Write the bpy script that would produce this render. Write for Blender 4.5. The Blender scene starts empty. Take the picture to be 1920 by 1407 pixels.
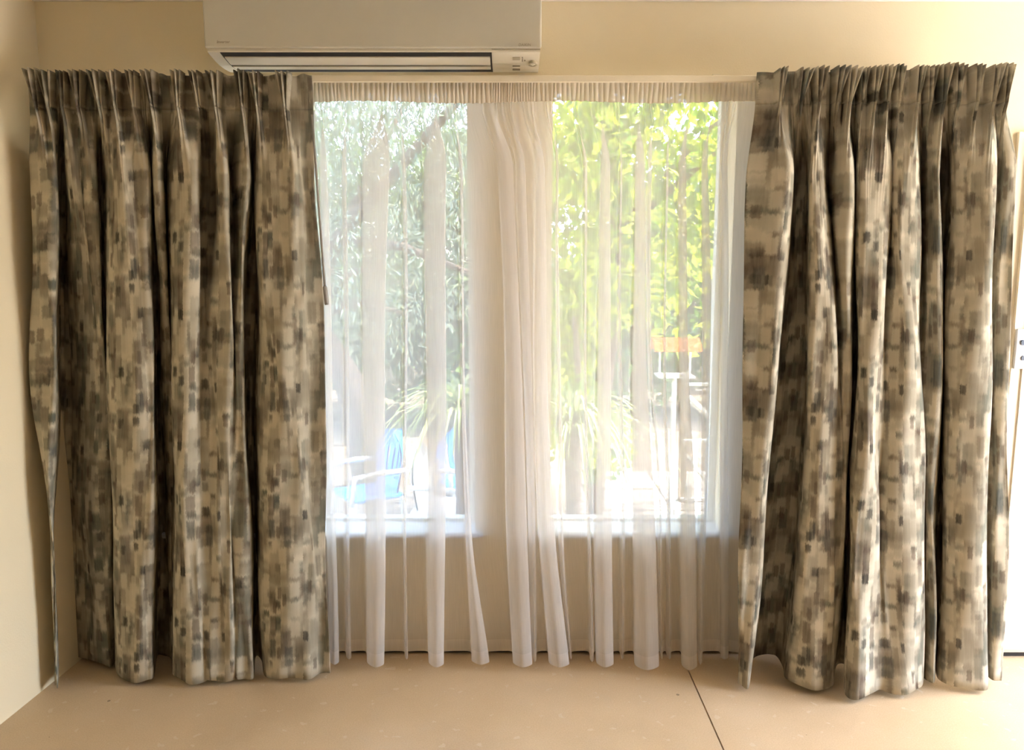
import bpy, bmesh, math, random
import numpy as np
from mathutils import Vector, Matrix

random.seed(7)
rng = np.random.default_rng(11)
SC = bpy.context.scene
COL = SC.collection

# ------------------------------------------------------------------ camera
F = 1460.0
PITCH = math.radians(8.0)
CAM = (0.0, -3.0, 1.579)
cp, sp = math.cos(PITCH), math.sin(PITCH)
cam = bpy.data.cameras.new('camera')
cam.sensor_width = 36.0
cam.lens = F / 1920.0 * 36.0
cam.clip_start = 0.05
cam.clip_end = 300
camo = bpy.data.objects.new('camera', cam)
COL.objects.link(camo)
camo.location = CAM
camo.rotation_euler = (math.pi / 2 - PITCH, 0, 0)
SC.camera = camo

# ------------------------------------------------------------------ world, sun, exposure
SUN_DIR = Vector((-0.50, -0.13, -0.90)).normalized()
world = bpy.data.worlds.new('world')
SC.world = world
world.use_nodes = True
wn = world.node_tree
wn.nodes.clear()
wo = wn.nodes.new('ShaderNodeOutputWorld')
bg = wn.nodes.new('ShaderNodeBackground')
sky = wn.nodes.new('ShaderNodeTexSky')
sky.sky_type = 'NISHITA'
sky.sun_disc = False
sky.sun_elevation = math.asin(-SUN_DIR.z)
sky.sun_rotation = math.atan2(-SUN_DIR.x, -SUN_DIR.y)
sky.air_density = 1.0
sky.dust_density = 2.5
sky.ozone_density = 0.6
bg.inputs['Strength'].default_value = 0.55
wn.links.new(sky.outputs[0], bg.inputs['Color'])
wn.links.new(bg.outputs[0], wo.inputs['Surface'])

sun = bpy.data.lights.new('sun', 'SUN')
sun.energy = 3.4
sun.angle = math.radians(0.6)
sun.color = (1.0, 0.95, 0.86)
suno = bpy.data.objects.new('sun', sun)
COL.objects.link(suno)
suno.location = (6, 5, 12)
suno.rotation_euler = SUN_DIR.to_track_quat('-Z', 'Y').to_euler()

def portal(name, loc, rot, sx, sy):
    l = bpy.data.lights.new(name, 'AREA')
    l.shape = 'RECTANGLE'
    l.size, l.size_y = sx, sy
    l.energy = 1.0
    l.cycles.is_portal = True
    o = bpy.data.objects.new(name, l)
    COL.objects.link(o)
    o.location = loc
    o.rotation_euler = rot
    return o
portal('portal_side', (3.1, -0.8, 1.2), (0, math.pi / 2, 0), 2.4, 1.45)
portal('portal_window', (-0.2, 0.22, 1.4), (-math.pi / 2, 0, 0), 2.4, 1.8)

vs = SC.view_settings
vs.view_transform = 'Standard'
vs.look = 'None'
vs.gamma = 1.0
vs.use_curve_mapping = False
vs.exposure = 2.82
SC.cycles.max_bounces = 12
SC.cycles.diffuse_bounces = 6
SC.cycles.glossy_bounces = 3
SC.cycles.transmission_bounces = 8
SC.cycles.transparent_max_bounces = 40
SC.cycles.sample_clamp_indirect = 8.0
SC.cycles.caustics_reflective = False
SC.cycles.caustics_refractive = False

# ------------------------------------------------------------------ projection helpers
def ray(px, py):
    a = (px - 960.0) / F
    b = (703.5 - py) / F
    return a, cp + b * sp, -sp + b * cp
def at(px, py, Y):
    """point of the place at depth Y seen at that pixel"""
    a, b, c = ray(px, py)
    t = (Y - CAM[1]) / b
    return Vector((CAM[0] + a * t, Y, CAM[2] + c * t))
def zat(py, Y):
    return at(960, py, Y).z
def xat(px, Y, z):
    w = (Y - CAM[1]) * cp + (CAM[2] - z) * sp
    return (px - 960.0) / F * w
def on_floor(px, py, z=0.0):
    a, b, c = ray(px, py)
    t = (z - CAM[2]) / c
    return Vector((a * t, CAM[1] + b * t, z))

# ------------------------------------------------------------------ object helpers
def tag(o, label=None, cat=None, group=None, kind=None):
    if label: o['label'] = label
    if cat: o['category'] = cat
    if group: o['group'] = group
    if kind: o['kind'] = kind
    return o
def empty(name, loc=(0, 0, 0), label=None, cat=None, group=None):
    o = bpy.data.objects.new(name, None)
    o.empty_display_size = 0.1
    COL.objects.link(o)
    o.location = loc
    return tag(o, label, cat, group)
def link(name, me, mat=None, parent=None, smooth=False):
    o = bpy.data.objects.new(name, me)
    COL.objects.link(o)
    if mat is not None and len(me.materials) == 0:
        me.materials.append(mat)
    if parent is not None:
        o.parent = parent
        o.matrix_parent_inverse = Matrix.Translation(-Vector(parent.location))
    if smooth:
        for p in me.polygons: p.use_smooth = True
    return o
def mesh_from(name, verts, faces):
    me = bpy.data.meshes.new(name)
    me.from_pydata([tuple(v) for v in verts], [], [tuple(f) for f in faces])
    me.update()
    return me
class MB:
    """collects shapes for ONE mesh object"""
    def __init__(self): self.bm = bmesh.new()
    def box(self, x0, x1, y0, y1, z0, z1, bev=0.0, seg=2):
        r = bmesh.ops.create_cube(self.bm, size=1.0)
        vs_ = r['verts']
        for v in vs_:
            v.co = Vector(((x0 + x1) / 2 + v.co.x * (x1 - x0), (y0 + y1) / 2 + v.co.y * (y1 - y0), (z0 + z1) / 2 + v.co.z * (z1 - z0)))
        if bev > 0:
            es = list({e for v in vs_ for e in v.link_edges})
            bmesh.ops.bevel(self.bm, geom=es, offset=bev, segments=seg, affect='EDGES', profile=0.5)
        return self
    def tube(self, pts, radii, n=10, caps=True):
        pts = [Vector(p) for p in pts]
        if not hasattr(radii, '__len__'): radii = [radii] * len(pts)
        rings = []
        prev = None
        for i, p in enumerate(pts):
            d = (pts[min(i + 1, len(pts) - 1)] - pts[max(i - 1, 0)]).normalized()
            ref = Vector((0, 0, 1)) if abs(d.z) < 0.9 else Vector((1, 0, 0))
            if prev is not None: ref = prev
            a = d.cross(ref)
            if a.length < 1e-6: a = d.cross(Vector((0, 1, 0)))
            a.normalize(); b = a.cross(d).normalized(); prev = b
            rings.append([self.bm.verts.new(p + (a * math.cos(2 * math.pi * k / n) + b * math.sin(2 * math.pi * k / n)) * radii[i]) for k in range(n)])
        for i in range(len(rings) - 1):
            for k in range(n):
                self.bm.faces.new((rings[i][k], rings[i][(k + 1) % n], rings[i + 1][(k + 1) % n], rings[i + 1][k]))
        if caps:
            self.bm.faces.new(rings[0][::-1]); self.bm.faces.new(rings[-1])
        return self
    def prism(self, prof, x0, x1):
        """profile in (y, z) extruded along x"""
        a = [self.bm.verts.new((x0, y, z)) for y, z in prof]
        b = [self.bm.verts.new((x1, y, z)) for y, z in prof]
        n = len(prof)
        for i in range(n):
            self.bm.faces.new((a[i], a[(i + 1) % n], b[(i + 1) % n], b[i]))
        self.bm.faces.new(a[::-1]); self.bm.faces.new(b)
        return self
    def disc(self, c, rx, ry, th, n=28):
        """elliptic plate facing -y"""
        a = [self.bm.verts.new((c[0] + rx * math.cos(2 * math.pi * k / n), c[1], c[2] + ry * math.sin(2 * math.pi * k / n))) for k in range(n)]
        b = [self.bm.verts.new((v.co.x, c[1] + th, v.co.z)) for v in a]
        for k in range(n): self.bm.faces.new((a[k], b[k], b[(k + 1) % n], a[(k + 1) % n]))
        self.bm.faces.new(a); self.bm.faces.new(b[::-1])
        return self
    def build(self, name, mat, parent=None, smooth=False):
        bmesh.ops.recalc_face_normals(self.bm, faces=self.bm.faces[:])
        me = bpy.data.meshes.new(name)
        self.bm.to_mesh(me); self.bm.free()
        return link(name, me, mat, parent, smooth)

# ------------------------------------------------------------------ materials
class NT:
    def __init__(self, name):
        self.m = bpy.data.materials.new(name)
        self.m.use_nodes = True
        self.t = self.m.node_tree
        self.t.nodes.clear()
        self.out = self.n('ShaderNodeOutputMaterial')
    def n(self, typ, **kw):
        nd = self.t.nodes.new(typ)
        for k, v in kw.items(): setattr(nd, k, v)
        return nd
    def put(self, sock, v):
        if hasattr(v, 'is_output') or isinstance(v, bpy.types.NodeSocket): self.t.links.new(v, sock)
        elif v is not None:
            if hasattr(sock.default_value, '__len__') and not hasattr(v, '__len__'): v = (v, v, v)
            if hasattr(sock.default_value, '__len__') and len(sock.default_value) == 4 and len(v) == 3: v = tuple(v) + (1,)
            sock.default_value = v
    def ma(self, op, a, b=None, c=None, clamp=False):
        nd = self.n('ShaderNodeMath', operation=op, use_clamp=clamp)
        self.put(nd.inputs[0], a)
        if b is not None: self.put(nd.inputs[1], b)
        if c is not None: self.put(nd.inputs[2], c)
        return nd.outputs[0]
    def xyz(self, x, y, z):
        nd = self.n('ShaderNodeCombineXYZ')
        for s, v in zip(nd.inputs, (x, y, z)): self.put(s, v)
        return nd.outputs[0]
    def sep(self, v):
        nd = self.n('ShaderNodeSeparateXYZ'); self.put(nd.inputs[0], v); return nd.outputs
    def white(self, vec):
        nd = self.n('ShaderNodeTexWhiteNoise', noise_dimensions='3D'); self.put(nd.inputs['Vector'], vec); return nd.outputs['Value']
    def noise(self, vec, scale, detail=3.0, rough=0.5, dist=0.0):
        nd = self.n('ShaderNodeTexNoise', noise_dimensions='3D')
        self.put(nd.inputs['Vector'], vec)
        nd.inputs['Scale'].default_value = scale; nd.inputs['Detail'].default_value = detail
        nd.inputs['Roughness'].default_value = rough; nd.inputs['Distortion'].default_value = dist
        return nd.outputs['Fac']
    def ramp(self, fac, stops, interp='LINEAR'):
        nd = self.n('ShaderNodeValToRGB'); cr = nd.color_ramp; cr.interpolation = interp
        while len(cr.elements) < len(stops): cr.elements.new(0.5)
        for e, (p, c) in zip(cr.elements, stops):
            e.position = p; e.color = tuple(c) + (1,) if len(c) == 3 else c
        self.put(nd.inputs[0], fac); return nd.outputs[0]
    def mix(self, fac, a, b, blend='MIX'):
        nd = self.n('ShaderNodeMix', data_type='RGBA', blend_type=blend)
        self.put(nd.inputs[0], fac); self.put(nd.inputs[6], a); self.put(nd.inputs[7], b); return nd.outputs[2]
    def mapr(self, v, a, b, c=0.0, d=1.0, smooth=True):
        nd = self.n('ShaderNodeMapRange', interpolation_type='SMOOTHSTEP' if smooth else 'LINEAR')
        for s, x in zip(nd.inputs[:5], (v, a, b, c, d)): self.put(s, x)
        return nd.outputs[0]
    def bump(self, h, strength=0.3, dist=0.01):
        nd = self.n('ShaderNodeBump'); self.put(nd.inputs['Height'], h)
        nd.inputs['Strength'].default_value = strength; nd.inputs['Distance'].default_value = dist
        return nd.outputs[0]
    def coord(self, which='Object'):
        return self.n('ShaderNodeTexCoord').outputs[which]
    def pos(self):
        return self.n('ShaderNodeNewGeometry').outputs['Position']
    def principled(self, color, rough=0.6, normal=None, metal=0.0, spec=0.5, **kw):
        b = self.n('ShaderNodeBsdfPrincipled')
        self.put(b.inputs['Base Color'], color); self.put(b.inputs['Roughness'], rough)
        b.inputs['Metallic'].default_value = metal
        b.inputs['Specular IOR Level'].default_value = spec
        if normal is not None: self.put(b.inputs['Normal'], normal)
        return b.outputs[0]
    def end(self, sh):
        self.t.links.new(sh, self.out.inputs['Surface']); return self.m

def simple(name, color, rough=0.6, metal=0.0, spec=0.4, var=0.05, scale=6.0):
    t = NT(name)
    nz = t.noise(t.pos(), scale, 4)
    c2 = tuple(max(0, c * (1 - var * 2)) for c in color)
    c3 = tuple(min(1, c * (1 + var)) for c in color)
    col = t.ramp(nz, [(0.3, c2), (0.7, c3)])
    return t.end(t.principled(col, rough, metal=metal, spec=spec))

def mat_wall(name, color):
    t = NT(name); p = t.pos()
    n1 = t.noise(p, 1.3, 4)
    col = t.ramp(n1, [(0.3, tuple(c * 0.95 for c in color)), (0.7, color)])
    n2 = t.noise(p, 160, 3)
    return t.end(t.principled(col, 0.75, t.bump(n2, 0.12, 0.004), spec=0.25))

def mat_floor():
    t = NT('concrete_floor'); p = t.pos()
    big = t.noise(p, 1.6, 5, 0.6)
    col = t.ramp(big, [(0.28, (0.50, 0.36, 0.21)), (0.5, (0.61, 0.455, 0.28)), (0.72, (0.69, 0.53, 0.345))])
    mid = t.noise(p, 11, 5, 0.65)
    col = t.mix(t.mapr(mid, 0.5, 0.75, 0, 0.35), col, (0.60, 0.48, 0.34, 1))
    sc = t.noise(p, 24, 2, 0.4, 0.3)
    col = t.mix(t.mapr(sc, 0.67, 0.72, 0, 0.55), col, (0.72, 0.62, 0.48, 1))      # pale plaster spots
    vor = t.n('ShaderNodeTexVoronoi', feature='F1'); t.put(vor.inputs['Vector'], p); vor.inputs['Scale'].default_value = 7.0
    near = t.ma('LESS_THAN', vor.outputs['Distance'], 0.042)
    pick = t.ma('GREATER_THAN', t.white(vor.outputs['Position']), 0.55)
    col = t.mix(t.ma('MULTIPLY', t.ma('MULTIPLY', near, pick), 0.8), col, (0.09, 0.055, 0.03, 1))          # dark specks
    fine = t.noise(p, 220, 3)
    col = t.mix(0.25, col, t.ramp(fine, [(0.3, (0.42, 0.30, 0.18)), (0.7, (0.76, 0.60, 0.42))]))
    h = t.ma('ADD', t.ma('MULTIPLY', mid, 0.6), t.ma('MULTIPLY', fine, 0.2))
    return t.end(t.principled(col, t.mapr(big, 0.2, 0.8, 0.42, 0.62), t.bump(h, 0.12, 0.006), spec=0.4))

def mat_drape():
    """printed cloth: stacked brush-stroke blocks on a linen ground, UV in metres"""
    t = NT('brushstroke_print_cloth')
    uv = t.coord('UV')
    s = t.sep(uv)
    u0, v0 = s[0], s[1]
    wob = t.noise(uv, 90, 4, 0.7)
    wob2 = t.noise(t.xyz(t.ma('MULTIPLY', v0, 0.3), t.ma('MULTIPLY', u0, 2.0), 3.3), 90, 4, 0.7)
    u = t.ma('ADD', u0, t.ma('MULTIPLY', t.ma('SUBTRACT', wob, 0.5), 0.009))
    vv = t.ma('ADD', v0, t.ma('MULTIPLY', t.ma('SUBTRACT', wob2, 0.5), 0.035))
    v, ur = vv, u
    def cells(w, h, seed, edge):
        cu = t.ma('ADD', t.ma('DIVIDE', ur, w), seed * 0.37)
        iu = t.ma('FLOORED_MODULO', t.ma('FLOOR', cu), round(0.68 / w))
        cv = t.ma('ADD', t.ma('DIVIDE', v, h), t.ma('MULTIPLY', t.white(t.xyz(iu, seed, 1.7)), 3.0))
        iv = t.ma('FLOORED_MODULO', t.ma('FLOOR', cv), round(0.474 / h))
        r = t.white(t.xyz(iu, iv, seed * 3.1))
        r2 = t.white(t.xyz(iv, iu, seed * 7.7 + 2))
        fu, fv = t.ma('FRACT', cu), t.ma('FRACT', cv)
        du = t.ma('SUBTRACT', 0.5, t.ma('ABSOLUTE', t.ma('SUBTRACT', fu, 0.5)))
        dv = t.ma('SUBTRACT', 0.5, t.ma('ABSOLUTE', t.ma('SUBTRACT', fv, 0.5)))
        m = t.ma('MULTIPLY', t.mapr(du, 0.02, 0.02 + edge), t.mapr(dv, 0.02, 0.02 + edge * 0.9))
        return r, r2, m
    cream = (0.56, 0.505, 0.395); beige = (0.335, 0.30, 0.23); sand = (0.215, 0.188, 0.142)
    taupe = (0.108, 0.080, 0.061); sage = (0.145, 0.15, 0.12); slate = (0.047, 0.058, 0.061); ink = (0.022, 0.022, 0.022)
    ang = t.ma('MULTIPLY', v, 2 * math.pi / 0.474)
    ca, sa = t.ma('MULTIPLY', t.ma('COSINE', ang), 0.06), t.ma('MULTIPLY', t.ma('SINE', ang), 0.06)
    uq = t.ma('MULTIPLY', t.ma('FLOOR', t.ma('DIVIDE', u, 0.024)), 0.024)
    uqr = t.ma('MULTIPLY', t.ma('ADD', t.ma('MULTIPLY', t.white(t.xyz(uq, 2.0, 5.0)), 0.12), uq), 1.2)
    lo = t.noise(t.xyz(uqr, ca, sa), 11.0, 2, 0.5)
    col = t.ramp(lo, [(0.30, taupe), (0.40, sand), (0.50, beige), (0.60, cream), (0.68, sage), (0.80, slate)])
    pal = [(0.0, slate), (0.17, sage), (0.35, beige), (0.53, sand), (0.64, taupe), (0.80, cream)]
    # broad soft washes, then smaller strokes, softer at one end than the other
    r, r2, m = cells(0.068, 0.158, 1.0, 0.24)
    col = t.mix(t.ma('MULTIPLY', m, t.mapr(r2, 0.25, 0.6, 0, 0.75)), col, t.ramp(r, pal, 'CONSTANT'))
    r, r2, m = cells(0.0425, 0.1185, 2.0, 0.16)
    col = t.mix(t.ma('MULTIPLY', m, t.mapr(r2, 0.40, 0.8, 0, 0.6)), col, t.ramp(r, pal, 'CONSTANT'))
    r, r2, m = cells(0.0296, 0.0948, 3.0, 0.14)
    col = t.mix(t.ma('MULTIPLY', m, t.mapr(r2, 0.55, 0.9, 0, 0.62)), col, t.ramp(r, pal, 'CONSTANT'))
    # cream dabs, then dark dashes
    r, r2, m = cells(0.04, 0.079, 4.0, 0.2)
    col = t.mix(t.ma('MULTIPLY', m, t.ma('MULTIPLY', t.ma('GREATER_THAN', r, 0.88), 0.7)), col, cream)
    clump = t.mapr(t.noise(t.xyz(t.ma('ADD', uqr, 9.0), ca, sa), 8.0, 2), 0.42, 0.58)
    r, r2, m = cells(0.0309, 0.0474, 5.0, 0.24)
    col = t.mix(t.ma('MULTIPLY', t.ma('MULTIPLY', m, clump), t.ma('MULTIPLY', t.ma('GREATER_THAN', r, 0.74), t.mapr(r2, 0, 1, 0.25, 0.86))), col, ink)
    r, r2, m = cells(0.02, 0.0593, 6.0, 0.2)
    col = t.mix(t.ma('MULTIPLY', m, t.ma('MULTIPLY', t.ma('GREATER_THAN', r, 0.90), 0.65)), col, taupe)
    # dry-brush streaks
    st = t.noise(t.xyz(t.ma('MULTIPLY', u0, 190), t.ma('MULTIPLY', v0, 12), 0.0), 1.0, 3)
    col = t.mix(t.mapr(st, 0.3, 0.7, 0.0, 0.22), col, t.mix(0.5, col, cream))
    wv = t.ma('ADD', t.ma('SINE', t.ma('MULTIPLY', u0, 5200)), t.ma('SINE', t.ma('MULTIPLY', v0, 5200)))
    nrm = t.bump(t.ma('ADD', t.ma('MULTIPLY', wv, 0.2), t.noise(uv, 300, 2)), 0.12, 0.002)
    d = t.n('ShaderNodeBsdfDiffuse'); t.put(d.inputs['Color'], col); t.put(d.inputs['Normal'], nrm)
    tl = t.n('ShaderNodeBsdfTranslucent'); t.put(tl.inputs['Color'], col); t.put(tl.inputs['Normal'], nrm)
    mx = t.n('ShaderNodeMixShader'); mx.inputs[0].default_value = 0.012
    t.t.links.new(d.outputs[0], mx.inputs[1]); t.t.links.new(tl.outputs[0], mx.inputs[2])
    return t.end(mx.outputs[0])

def mat_sheer(name, opacity, color=(0.86, 0.835, 0.82), streak=0.05, thru=0.5):
    t = NT(name)
    uv = t.coord('UV')
    s = t.sep(uv)
    st = t.noise(t.xyz(t.ma('MULTIPLY', s[0], 420), t.ma('MULTIPLY', s[1], 9), 0), 1.0, 3)
    op = t.mapr(st, 0.25, 0.75, opacity * (1 - streak), min(0.98, opacity * (1 + streak)))
    d = t.n('ShaderNodeBsdfDiffuse'); t.put(d.inputs['Color'], color)
    tl = t.n('ShaderNodeBsdfTranslucent'); t.put(tl.inputs['Color'], color)
    mx = t.n('ShaderNodeMixShader'); mx.inputs[0].default_value = thru
    t.t.links.new(d.outputs[0], mx.inputs[1]); t.t.links.new(tl.outputs[0], mx.inputs[2])
    tr = t.n('ShaderNodeBsdfTransparent')
    m2 = t.n('ShaderNodeMixShader'); t.put(m2.inputs[0], op)
    t.t.links.new(tr.outputs[0], m2.inputs[1]); t.t.links.new(mx.outputs[0], m2.inputs[2])
    return t.end(m2.outputs[0])

def mat_leaf(name, stops, trans=0.5, rough=0.45):
    t = NT(name)
    g = t.n('ShaderNodeNewGeometry')
    col = t.ramp(g.outputs['Random Per Island'], stops)
    p = t.principled(col, rough, spec=0.4)
    tl = t.n('ShaderNodeBsdfTranslucent')
    t.put(tl.inputs['Color'], t.mix(1.0, col, (1.25, 1.25, 0.75, 1), 'MULTIPLY'))
    mx = t.n('ShaderNodeMixShader'); mx.inputs[0].default_value = trans
    t.t.links.new(p, mx.inputs[1]); t.t.links.new(tl.outputs[0], mx.inputs[2])
    return t.end(mx.outputs[0])

def mat_glass():
    t = NT('window_glass')
    tr = t.n('ShaderNodeBsdfTransparent'); t.put(tr.inputs['Color'], (0.97, 0.98, 0.98))
    gl = t.n('ShaderNodeBsdfGlossy'); gl.inputs['Roughness'].default_value = 0.02
    mx = t.n('ShaderNodeMixShader'); mx.inputs[0].default_value = 0.05
    t.t.links.new(tr.outputs[0], mx.inputs[1]); t.t.links.new(gl.outputs[0], mx.inputs[2])
    return t.end(mx.outputs[0])

def mat_ground():
    t = NT('garden_soil'); p = t.pos()
    n1 = t.noise(p, 2.2, 5, 0.65); n2 = t.noise(p, 30, 4)
    col = t.ramp(n1, [(0.3, (0.07, 0.055, 0.04)), (0.5, (0.13, 0.10, 0.075)), (0.7, (0.20, 0.165, 0.125))])
    col = t.mix(t.mapr(n2, 0.5, 0.7, 0, 0.4), col, (0.30, 0.26, 0.2, 1))
    return t.end(t.principled(col, 0.9, t.bump(n2, 0.5, 0.03), spec=0.1))

M = {}
M['wall'] = mat_wall('cream_wall_paint', (0.79, 0.69, 0.495))
M['ceiling'] = mat_wall('ceiling_paint', (0.80, 0.77, 0.70))
M['floor'] = mat_floor()
M['gap'] = simple('dark_gap', (0.035, 0.028, 0.022), 0.9)
M['drape'] = mat_drape()
M['sheer'] = mat_sheer('white_voile', 0.52)
M['sheer_hem'] = mat_sheer('white_voile_hem', 0.59)
M['sheer_tape'] = mat_sheer('gathered_heading_voile', 0.975, (0.74, 0.67, 0.57), 0.01, 0.10)
M['trim'] = simple('trim_paint', (0.78, 0.70, 0.54), 0.45)
M['frame'] = simple('window_frame_white', (0.80, 0.79, 0.76), 0.4)
M['sill'] = simple('sill_paint', (0.60, 0.61, 0.66), 0.35)
M['ac'] = simple('air_conditioner_plastic', (0.54, 0.51, 0.42), 0.4, var=0.02)  # darker copy of the casing plastic: the front's dimness is put into the colour
M['ac_low'] = simple('air_conditioner_lower_plastic', (0.68, 0.635, 0.52), 0.4, var=0.02)  # lighter copy: light bounced onto the underside is painted in
M['ac_dark'] = simple('air_conditioner_slot', (0.012, 0.010, 0.008), 0.7)
M['ac_print'] = simple('grey_print', (0.30, 0.25, 0.18), 0.6)
M['ac_smoke'] = simple('sensor_window', (0.45, 0.40, 0.29), 0.3)
M['wand'] = simple('grey_plastic', (0.33, 0.31, 0.29), 0.35)
M['door'] = simple('door_paint', (0.80, 0.72, 0.58), 0.4, var=0.02)
M['steel'] = simple('brushed_steel', (0.60, 0.61, 0.63), 0.3, metal=0.9)
M['keyhole'] = simple('lock_shadow', (0.10, 0.12, 0.16), 0.4)  # blue-grey stands for reflections on the lock's metal
M['glass'] = mat_glass()
M['soil'] = mat_ground()
M['paving'] = simple('pale_paving', (0.36, 0.31, 0.26), 0.8, var=0.08, scale=3)
M['terrace'] = simple('pale_terrace_concrete', (0.72, 0.69, 0.64), 0.8, var=0.05, scale=3)
M['bark'] = simple('bark', (0.13, 0.09, 0.07), 0.9, var=0.25, scale=14)
M['blue_plastic'] = simple('blue_plastic', (0.02, 0.22, 0.62), 0.4)
M['white_plastic'] = simple('white_plastic', (0.58, 0.58, 0.60), 0.4)
M['orange'] = simple('orange_painted_tin', (0.80, 0.17, 0.02), 0.45)
M['white_paint'] = simple('white_timber_paint', (0.70, 0.68, 0.60), 0.5)
M['fence'] = simple('fence_timber', (0.36, 0.29, 0.22), 0.8, var=0.15)
M['brick'] = simple('house_wall_brick', (0.42, 0.30, 0.24), 0.9, var=0.1)
M['leaf_bright'] = mat_leaf('bright_leaf', [(0.0, (0.05, 0.11, 0.02)), (0.4, (0.16, 0.27, 0.04)), (0.75, (0.42, 0.47, 0.05)), (1.0, (0.72, 0.72, 0.12))], 0.6)
M['leaf_dark'] = mat_leaf('dark_leaf', [(0.0, (0.035, 0.075, 0.025)), (0.6, (0.07, 0.14, 0.04)), (1.0, (0.16, 0.26, 0.07))], 0.3)
M['leaf_grey'] = mat_leaf('grey_green_leaf', [(0.0, (0.09, 0.12, 0.10)), (0.6, (0.20, 0.25, 0.20)), (1.0, (0.42, 0.47, 0.38))], 0.35)
M['blade'] = mat_leaf('strappy_leaf', [(0.0, (0.10, 0.15, 0.05)), (0.6, (0.24, 0.30, 0.12)), (1.0, (0.45, 0.47, 0.24))], 0.35)

# ------------------------------------------------------------------ the room
FLOOR_Z = 0.0
CEIL_Z = 2.64
WALL_T = 0.22
XR = 3.02           # right wall
YB = -8.5           # wall behind the camera
corner = on_floor(163, 1228); corner.y = 0.0
lw_near = on_floor(0, 1360)
ldir = (lw_near - Vector((corner.x, 0, 0)))
XL0 = corner.x
XL1 = corner.x + ldir.x / ldir.y * YB

# window openings in the wall at Y = 0 (left window runs on behind the curtain)
ZS = zat(1003, 0.0)            # sill height
ZH = 2.275                      # window head
WX = [(xat(300, 0.0, 1.3), xat(889, 0.0, 1.3)), (xat(1023, 0.0, 1.3), xat(1366, 0.0, 1.3))]
GAP = 0.016

def struct(o): o['kind'] = 'structure'; return o
w = MB()
xw0, xw1 = XL0 - 0.3, XR + 0.2
w.box(xw0, xw1, 0, WALL_T, ZH, CEIL_Z + 0.1)
w.box(xw0, xw1, 0, WALL_T, GAP, ZS)
w.box(xw0, WX[0][0], 0, WALL_T, ZS, ZH)
w.box(WX[0][1], WX[1][0], 0, WALL_T, ZS, ZH)
w.box(WX[1][1], xw1, 0, WALL_T, ZS, ZH)
wall_back = struct(w.build('wall_back', M['wall']))
struct(MB().box(xw0, xw1, 0.02, WALL_T, -0.05, GAP).build('trim_1', M['gap']))  # no skirting here: dark strip paints the shade in the open wall-foot gap

# left wall (its foot runs slightly out of square)
t_ = 0.15
me = mesh_from('wall_left', [(XL0, 0, 0), (XL1, YB, 0), (XL1, YB, CEIL_Z), (XL0, 0, CEIL_Z),
                             (XL0 - t_, 0, 0), (XL1 - t_, YB, 0), (XL1 - t_, YB, CEIL_Z), (XL0 - t_, 0, CEIL_Z)],
               [(0, 1, 2, 3), (7, 6, 5, 4), (0, 4, 5, 1), (3, 2, 6, 7), (0, 3, 7, 4), (1, 5, 6, 2)])
struct(link('wall_left', me, M['wall']))
# right wall with a wide glazed opening beside the drape
DO0, DO1, DOH = -0.08, -1.5, 2.40
w = MB()
w.box(XR, XR + 0.15, DO0, 0.0, 0, CEIL_Z)
w.box(XR, XR + 0.15, DO1, DO0, DOH, CEIL_Z)
w.box(XR, XR + 0.15, YB, DO1, 0, CEIL_Z)
struct(w.build('wall_right', M['wall']))
w = MB()
w.box(XL1 - 0.2, XR + 0.15, YB - 0.15, YB, 0, CEIL_Z)
struct(w.build('wall_front', M['fence']))  # unseen rear wall, made dark timber to keep the fill light low
struct(MB().box(min(XL1, XL0) - 0.3, XR + 0.2, YB - 0.2, WALL_T, CEIL_Z, CEIL_Z + 0.08).build('ceiling', M['ceiling']))
# small cornice at the very top of the frame
struct(MB().prism([(0.0, zat(3, 0)), (-0.012, zat(3, 0)), (-0.08, CEIL_Z - 0.012), (-0.08, CEIL_Z), (0.0, CEIL_Z)], XL0, XR).build('trim_2', M['ceiling']))

# floor: sub-base and two concrete slabs divided by a saw-cut joint
j0, j1 = on_floor(1297, 1272), on_floor(1357, 1407)
jd = (j1 - j0); jx = lambda y: j0.x + jd.x / jd.y * (y - j0.y)
fl = struct(MB().box(min(XL0, XL1) - 0.2, XR + 0.15, YB - 0.15, 0.2, -0.12, -0.022).build('floor', M['gap']))
def slab(x0a, x0b, x1a, x1b):   # a = at the wall, b = at the rear
    ya, yb = 0.02, YB - 0.1
    top = [(x0a, ya), (x1a, ya), (x1b, yb), (x0b, yb)]
    mb = MB(); bm = mb.bm
    a = [bm.verts.new((x, y, 0.0)) for x, y in top]; b = [bm.verts.new((x, y, -0.021)) for x, y in top]
    bm.faces.new(a)
    bm.faces.new(b[::-1])
    for i in range(4): bm.faces.new((a[i], b[i], b[(i + 1) % 4], a[(i + 1) % 4]))
    return mb.build('slab', M['floor'], fl)
g_ = 0.0026
slab(min(XL0, XL1) - 0.2, min(XL0, XL1) - 0.2, jx(0.02) - g_, jx(YB) - g_)
slab(jx(0.02) + g_, jx(YB) + g_, XR + 0.15, XR + 0.15)

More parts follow.
